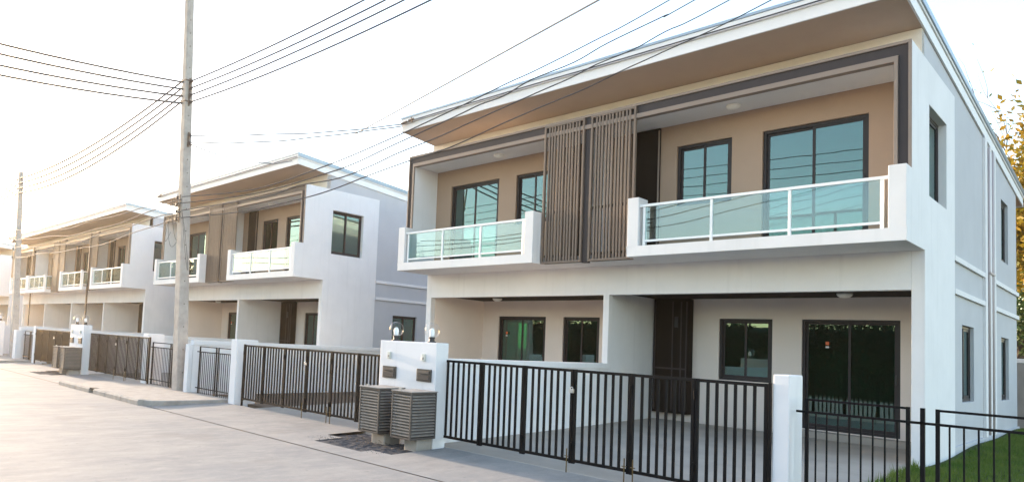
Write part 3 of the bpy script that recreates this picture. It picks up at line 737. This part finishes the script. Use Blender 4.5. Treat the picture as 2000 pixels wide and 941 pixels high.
def bracket(P, ctr, zs, side, name='bracket'):
    """spool insulators on a vertical rack; side '+x' or '-x' or '-y'"""
    cx_, cy_, hx, hy = ctr(sum(zs)/len(zs)); z0, z1 = min(zs)-.1, max(zs)+.1
    if side == '+x': bx, by = cx_+hx, cy_; d = (1, 0)
    elif side == '-x': bx, by = cx_-hx, cy_-.05; d = (-1, 0)
    else: bx, by = cx_, cy_-hy; d = (0, -1)
    K = MB(); e = .025
    K.box(bx+d[0]*.0-(.02 if d[0] == 0 else 0), bx+d[0]*.02+(.02 if d[0] == 0 else 0), by+d[1]*.02-(.02 if d[1] == 0 else 0), by+(.02 if d[1] == 0 else 0)*1+0, z0, z1)
    for z in zs:
        for dz in (-.045, .045):
            K.box(bx, bx+d[0]*.10+(.02 if d[0] == 0 else 0), by-(.018 if d[1] == 0 else 0), by+d[1]*.10+(.018 if d[1] == 0 else 0), z+dz-.004, z+dz+.004)
    K.tube([(bx+d[0]*.085, by+d[1]*.085, z0), (bx+d[0]*.085, by+d[1]*.085, z1)], .007, 6)
    ko = K.build(name, 'galv', P)
    for z in zs:
        MB().lathe((bx+d[0]*.085, by+d[1]*.085, z), [(.018, -.04), (.042, -.035), (.045, -.018), (.024, -.006), (.024, .006), (.045, .018), (.042, .035), (.018, .04)], 12).build('insulator', 'insul', ko, smooth=True)
    return bx+d[0]*.085, by+d[1]*.085
ZH = [8.62, 8.42, 8.22, 8.02]
p1, c1 = upole(-17.5, 8.64, -17.98, 8.36, 11.9, 'tall square concrete utility pole in front of the second house, running out of the frame')
ax, ay = bracket(p1, c1, ZH, '+x'); bx_, by_ = bracket(p1, c1, [8.72, 8.52, 8.30, 8.12], '-x')
sx_, sy_ = bracket(p1, c1, [7.08, 6.86], '+x'); lx_, ly_ = bracket(p1, c1, [5.32, 5.14, 4.94, 4.74], '-y')
# bands round the pole
for z in (8.66, 8.06):
    cx_, cy_, hx, hy = c1(z); ORG[0] = Vector((-17.5, 8.64, 0))
    MB().plate('z', z-.02, z+.02, [(cx_-hx-.006, cx_+hx+.006, cy_-hy-.006, cy_+hy+.006)], [(cx_-hx+.01, cx_+hx-.01, cy_-hy+.01, cy_+hy-.01)]).build('pole_band', 'galv', p1)
ORG[0] = Vector((-17.5, 8.64, 0))
# loose tie wires hanging off the pole
for k, (dz, rr) in enumerate(((0, .9), (-.2, .7), (-.1, 1.1))):
    pts = [(-17.55-rr*.5*t, 8.42-.10-.25*math.sin(t*3.1+k), 5.2+dz-1.9*t*(1.6-t)*.8+.15*math.sin(t*7+k)) for t in [q/14 for q in range(15)]]
    MB().tube(pts, .005, 5).build('loose_cable', 'wire', p1)
# long hanging loop by the balcony
pts = [(-17.35+.55*math.sin(t*math.pi), 8.30, 4.9-2.0*math.sin(t*math.pi)*(.6+.4*t)) for t in [q/20 for q in range(21)]]
MB().tube(pts, .006, 5).build('loose_cable', 'wire', p1)
p2, c2 = upole(-34.75, 8.78, -35.75, 8.72, 8.85, 'smaller square concrete utility pole at the left edge of the picture')
ex_, ey_ = bracket(p2, c2, [8.55, 8.32, 8.08, 7.85], '-x'); gx_, gy_ = bracket(p2, c2, [5.9, 5.5, 5.1, 4.7], '-y')
p3, c3 = upole(.6, 8.64, .5, 8.5, 10.5, 'square concrete utility pole just beyond the right edge, holding the overhead lines')
p4, c4 = upole(-17.6, -9.2, -17.6, -9.2, 12.4, 'square concrete utility pole across the street, reflected in the windows')

def wire(pts, r, name, lab, cat, group, m_='wire', n=6, r2=None):
    if r2: r = [r+(r2-r)*k/(len(pts)-1) for k in range(len(pts))]
    ORG[0] = Vector(pts[0]); o = MB().tube(pts, r, n, cap=False).build(name, m_, smooth=True)
    return tag(o, lab, cat, group)
def cat_pts(a, b, sag, n=24, wob=0, seed=0):
    rnd = random.Random(seed); ph = [rnd.uniform(0, 6.28) for _ in range(3)]
    return [tuple(a[i]+(b[i]-a[i])*t - (sag*4*t*(1-t) if i == 2 else 0) + (wob*(math.sin(9*t+ph[0])+.6*math.sin(23*t+ph[1])) if i == 2 else 0) for i in range(3)) for t in [k/n for k in range(n+1)]]
NM = ['top', 'second', 'third', 'lowest']
# upper right span
tg = [(-9.98, 8.40), (-9.38, 8.18), (-8.9, 8.00), (-8.21, 7.76)]
for k in range(4):
    a = (ax, ay, ZH[k]); (mx, mz) = tg[k]; b = (.5, 8.5, 0)
    # parabola through a, (mx,mz), with end height ZH+0.05
    zb = ZH[k]+.35; t = (mx-ax)/(b[0]-ax); lin = ZH[k]+(zb-ZH[k])*t; sag = (lin-mz)/(4*t*(1-t))
    wire(cat_pts(a, (.5, 8.5, zb), sag), .021, 'power_line', f'{NM[k]} of the four black cables rising right from the tall pole to the top edge', 'cable', 'upper cables right of the tall pole', r2=.011)
for k in range(4):
    a = (bx_, by_, [8.72, 8.52, 8.30, 8.12][k]); b = (ex_, ey_, [8.55, 8.32, 8.08, 7.85][k])
    wire(cat_pts(a, b, .42+.04*k), .026, 'power_line', f'{NM[k]} of the four sagging cables between the two poles', 'cable', 'cables between the poles', r2=.044)
    wire(cat_pts((ex_, ey_, b[2]), (-52, 8.6, b[2]+.1), .5), .036, 'power_line', f'{NM[k]} of the cables running left from the far pole out of the frame', 'cable', 'cables left of the far pole', r2=.036)
    z3 = [8.18, 7.94, 7.67, 7.44][k]
    a = (ax-.25, ay-.1, ZH[k]); b = (-17.6, -9.2, ZH[k]+.2); t = (8.36-3.62)/(8.36+9.2); lin = a[2]+(b[2]-a[2])*t
    a2 = Vector(a); b2 = Vector(b)
    wire(cat_pts(a, b, (lin-z3)/(4*t*(1-t))), .026, 'power_line', f'{NM[k]} of the four cables crossing the upper left sky towards the tall pole', 'cable', 'cables crossing the street')
for k in range(4):
    wire(cat_pts((-75, -9.35, 12.0-.5*k), (-17.6, -9.35, 12.0-.5*k), .6)+cat_pts((-17.6, -9.35, 12.0-.5*k), (40, -9.35, 12.0-.5*k), .7)[1:], .019, 'power_line', f'{NM[k]} of the thin dark cables mirrored in the upper windows', 'cable', 'cables mirrored in the upper windows')
# low wavy service cables along the street
LOW = {'A': [(-4.16, 6.32), (-5.28, 6.09), (-6.21, 5.93), (-6.76, 5.86), (-7.64, 5.72), (-8.55, 5.59), (-9.48, 5.47), (-11.4, 5.27), (-14.28, 5.14), (-17.36, 5.3)],
 'B': [(-3.82, 6.21), (-4.21, 6.13), (-5.03, 6.0), (-5.56, 5.87), (-6.3, 5.8), (-6.82, 5.67), (-7.29, 5.64), (-7.86, 5.55), (-9.47, 5.32), (-10.47, 5.17), (-11.49, 5.1), (-14.11, 5.03), (-17.34, 5.13)],
 'C': [(-3.41, 6.06), (-4.2, 5.91), (-4.63, 5.8), (-5.19, 5.74), (-5.61, 5.65), (-6.12, 5.58), (-6.81, 5.48), (-7.49, 5.38), (-8.21, 5.27), (-9.23, 5.16), (-9.96, 5.04), (-10.99, 4.94), (-12.4, 4.98), (-13.75, 4.9), (-17.31, 4.93)],
 'D': [(-2.93, 5.9), (-4.19, 5.65), (-4.77, 5.55), (-5.36, 5.43), (-6.11, 5.33), (-6.89, 5.21), (-7.9, 5.04), (-8.87, 4.97), (-10.02, 4.86), (-11.16, 4.73), (-12.37, 4.67), (-14.74, 4.66), (-17.28, 4.75)]}
def smooth_pts(p, sub=5):
    out = []
    for i in range(len(p)-1):
        p0, p1_, p2_, p3_ = p[max(i-1, 0)], p[i], p[i+1], p[min(i+2, len(p)-1)]
        for s in range(sub):
            t = s/sub
            out.append(tuple(.5*((2*p1_[j])+(-p0[j]+p2_[j])*t+(2*p0[j]-5*p1_[j]+4*p2_[j]-p3_[j])*t*t+(-p0[j]+3*p1_[j]-3*p2_[j]+p3_[j])*t**3) for j in range(len(p1_))))
    out.append(p[-1]); return out
for k, (key, p) in enumerate(LOW.items()):
    pp = [(.5, 8.4, 7.35-.2*k)]+[(x, 8.6, z) for x, z in p]
    pp[-1] = (-17.45, 8.33, [5.32, 5.14, 4.94, 4.74][k])
    wire(smooth_pts(pp), .006, 'service_cable', f'{NM[k]} of the four wavy cables crossing in front of the nearest roof', 'cable', 'wavy low cables along the street', r2=.014)
    wire(cat_pts((-17.5, 8.33, [5.32, 5.14, 4.94, 4.74][k]), (gx_, gy_, [5.9, 5.5, 5.1, 4.7][k]), .25, wob=.05, seed=k), .014, 'service_cable',
         f'{NM[k]} of the four wavy cables between the poles in front of the terrace', 'cable', 'wavy low cables between poles')
SG = 'thin service drops to the houses'
wire(cat_pts((sx_, sy_, 7.08), (-13.6, 12.80, 7.62), .1, wob=.01), .018, 'service_drop', 'upper thin pale cable from the tall pole to the nearest roof corner', 'cable', SG, 'wiregrey')
wire(cat_pts((sx_, sy_, 6.86), (-13.6, 12.80, 7.60), .14, wob=.012, seed=4), .018, 'service_drop', 'lower thin pale cable from the tall pole to the nearest roof corner', 'cable', SG, 'wiregrey')
wire(cat_pts((sx_, sy_, 6.86), (-19.3, 13.1, 7.6), .25, wob=.012, seed=5), .018, 'service_drop', 'thin pale cable from the tall pole to the second house roof', 'cable', SG, 'wiregrey')
a = Vector((-17.86, 13.2, 7.64)); b = Vector((-6.33, 10.5, 7.78)); e = b+(b-a)*.62
wire(cat_pts(tuple(a), tuple(e), .0), .018, 'service_drop', 'single thin grey cable rising from the second roof to the top edge', 'cable', SG, 'wiregrey')
# cable clipped along fascias with clamp
def fascia_cable(x0, x1, y, z, lab):
    K = root('fascia_cable', (x0, y, z), lab, 'cable', 'cables clipped along the roof edges')
    MB().tube(cat_pts((x0, y, z), (x1, y, z+.01), 0, 40, wob=.004), .012, 6).build('cable', 'wire', K, smooth=True)
    c_ = MB(); c_.tube([(x0-.1, y-.02, z-.03), (x0+.12, y-.02, z-.01)], .03, 8); c_.tube([(x0+.2, y-.02, z+.0), (x0+.38, y-.02, z+.01)], .035, 8); c_.tube([(x0+.3, y-.03, z+.06), (x0+.34, y-.03, z-.06)], .02, 8)
    c_.build('clamp', 'galv', K)
fascia_cable(-13.5, -2.4, 12.775, 7.66, 'dark cable clipped along the nearest white roof fascia')
fascia_cable(-30.1, -19.1, 13.17, 7.74, 'dark cable clipped along the second house fascia')
fascia_cable(-55.2, -33.4, 12.97, 7.70, 'dark cable clipped along the terrace fascia')

# ------------------------------------------------------------------ lawn, trees, rear wall
ORG[0] = Vector((0, 0, 0))
def lawnz(x, y): return .05+.16*min(max((y-9)/13, 0), 1)+.03*math.sin(x*1.7)*math.sin(y*1.1)
mb = MB(); nx, ny = 40, 80; vs = []
for j in range(ny+1):
    for i in range(nx+1):
        x = -2.5+ (9)*i/nx; y = 9.0+17*j/ny; vs.append((x, y, lawnz(x, y)))
mb.add(vs, [(j*(nx+1)+i, j*(nx+1)+i+1, (j+1)*(nx+1)+i+1, (j+1)*(nx+1)+i) for j in range(ny) for i in range(nx)])
struct(mb.build('lawn_ground', 'soil'))
rg = np.random.RandomState(5)
N = 60000
gx = -2.62+rg.beta(1, 1.8, N)*5.0; gy = 9.5+rg.rand(N)*15
keep = ~((gx < -2.40) & (gy > 14.0)); gx = gx[keep]; gy = gy[keep]; N = len(gx)
gz = .05+.16*np.clip((gy-9)/13, 0, 1)+.03*np.sin(gx*1.7)*np.sin(gy*1.1)
hh = rg.uniform(.03, .085, N)*(1+1.0*((gx < -2.45) & (rg.rand(N) < .3))); an = rg.rand(N)*6.28; wv = .006
le = rg.normal(0, .025, (N, 2))
V = np.empty((N, 3, 3)); V[:, 0] = np.stack([gx-np.cos(an)*wv, gy-np.sin(an)*wv, gz-.01], 1); V[:, 1] = np.stack([gx+np.cos(an)*wv, gy+np.sin(an)*wv, gz-.01], 1)
V[:, 2] = np.stack([gx+le[:, 0], gy+le[:, 1], gz+hh], 1)
def tris(name, V, m_, parent=None, org=(0, 0, 0)):
    k = V.shape[1]; me = D.meshes.new(name); n_ = len(V); V = V-np.array(org)
    me.vertices.add(n_*k); me.vertices.foreach_set('co', V.reshape(-1).astype(np.float32))
    me.loops.add(n_*k); me.loops.foreach_set('vertex_index', np.arange(n_*k, dtype=np.int32))
    me.polygons.add(n_); me.polygons.foreach_set('loop_start', np.arange(0, n_*k, k, dtype=np.int32)); me.update(calc_edges=True)
    o = D.objects.new(name, me); C.collection.objects.link(o); me.materials.append(M[m_]); o.parent = parent
    if parent is None: o.location = org
    return o
tag(tris('grass', V, 'grass'), 'bright green lawn grass beside the nearest house', 'grass', kind='stuff')

def tree(loc, h, cr, n_leaf, leaf, lab, m_, ls=.09, seed=1, cz=.62, sparse=False, spread=1.0):
    rnd = random.Random(seed); rs = np.random.RandomState(seed)
    T = root('tree', loc, lab, 'tree')
    tk = MB(); x, y, z0 = loc
    tips = []
    def branch(p, d, L, r, lvl):
        pts = [p]; q = p.copy(); dd = d.copy()
        for s in range(4):
            dd = (dd+Vector((rnd.gauss(0, .13), rnd.gauss(0, .13), rnd.gauss(.03, .08)))).normalized(); q = q+dd*L/4; pts.append(q.copy())
        tk.tube(pts, [r*(1-.16*i) for i in range(5)], 6 if lvl < 2 else 4)
        if lvl >= 3: tips.append((pts[-1], L)); tips.append((pts[2], L)); return
        for k in range(4 if lvl == 0 else 3):
            a = rnd.uniform(0, 6.28); nd = (dd*(.8 if lvl else .7)+Vector((math.cos(a), math.sin(a), rnd.uniform(-.1, .5)))*.75*spread).normalized()
            branch(pts[-1] if k < 2 else pts[3], nd, L*rnd.uniform(.55, .75), r*.55, lvl+1)
        tips.append((pts[-1], L))
    branch(Vector(loc), Vector((0, 0, 1)), h*.42, cr*.07, 0)
    tk.build('trunk', 'bark', T)
    per = max(1, n_leaf//len(tips)); cs = []
    for (t, L) in tips:
        c_ = np.array(t); sz = cr*.22
        cs.append(c_+rs.normal(0, sz, (per, 3))*np.array([1, 1, .8]))
    cs = np.concatenate(cs); n_ = len(cs)
    a = rs.normal(size=(n_, 3)); a /= np.linalg.norm(a, axis=1)[:, None]; b = rs.normal(size=(n_, 3)); b -= a*(a*b).sum(1)[:, None]; b /= np.linalg.norm(b, axis=1)[:, None]
    s = ls*rs.uniform(.5, 1.2, (n_, 1))
    V = np.stack([cs-a*s, cs+b*s*.5, cs+a*s, cs-b*s*.5], 1)
    tris('crown', V, m_, T, loc)
    return T
tree((-4.0, 38, 0), 13.0, 5.2, 110000, 0, 'yellow leaved tree behind the back right corner of the nearest house', 'leafy', .15, 3)
tree((-5.3, 37, 0), 17.0, 1.1, 150, 0, 'thin bare topped tree with twigs showing above the nearest roof edge', 'leafg', .10, 8, spread=.45)
tree((-2.9, 33, 0), 5.4, 2.2, 6000, 0, 'dark green bushy tree under the yellow tree at the right edge', 'leafg', .10, 5)
lowwall(-12, 6, 28.0, 28.16, 'rendered rear boundary wall glimpsed past the right side of the nearest house', z=2.1, mt='wall_far')
# far side of the street: hedge of trees seen in the window reflections
rs = np.random.RandomState(11); n_ = 150000
hx = np.where(rs.rand(n_) < .75, rs.uniform(-75, 28, n_), rs.uniform(-210, -75, n_)); ht = 3.3+9*np.clip((-hx-70)/30, 0, 1)+.9*np.sin(hx*.35)+.7*np.sin(hx*.93+1)+.4*np.sin(hx*2.3)  # tall far stretch added, unseen, to darken reflections in the terrace balcony glass
cs = np.stack([hx, -15-rs.gamma(2, .5, n_), rs.rand(n_)**.85*ht*1.15], 1)
a = rs.normal(size=(n_, 3)); a /= np.linalg.norm(a, axis=1)[:, None]; b = rs.normal(size=(n_, 3)); b -= a*(a*b).sum(1)[:, None]; b /= np.linalg.norm(b, axis=1)[:, None]
s = .13*rs.uniform(.5, 1.3, (n_, 1))*(1+3.2*(hx < -75))[:, None]
tag(tris('hedge', np.stack([cs-a*s, cs+b*s*.6, cs+a*s, cs-b*s*.6], 1), 'leafd'), 'dark hedge across the street mirrored in the ground floor windows', 'hedge', kind='stuff')

# ------------------------------------------------------------------ low sun haze
def haze(dens, aniso=.68):
    ORG[0] = Vector((0, 0, 0))
    o = MB().box(-280, 60, -40, 60, -1.4, 19).build('haze', 'white'); m = D.materials.new('haze_air'); m.use_nodes = True
    n = m.node_tree.nodes; n.clear(); out = n.new('ShaderNodeOutputMaterial'); v = n.new('ShaderNodeVolumePrincipled')
    v.inputs['Density'].default_value = dens; v.inputs['Anisotropy'].default_value = aniso; v.inputs['Color'].default_value = (1, .86, .68, 1)
    m.node_tree.links.new(v.outputs[0], out.inputs['Volume']); o.data.materials.clear(); o.data.materials.append(m)
    o['kind'] = 'stuff'; o['label'] = 'warm low sun haze over the street'
haze(.0006)

# dense dark core of the hedge
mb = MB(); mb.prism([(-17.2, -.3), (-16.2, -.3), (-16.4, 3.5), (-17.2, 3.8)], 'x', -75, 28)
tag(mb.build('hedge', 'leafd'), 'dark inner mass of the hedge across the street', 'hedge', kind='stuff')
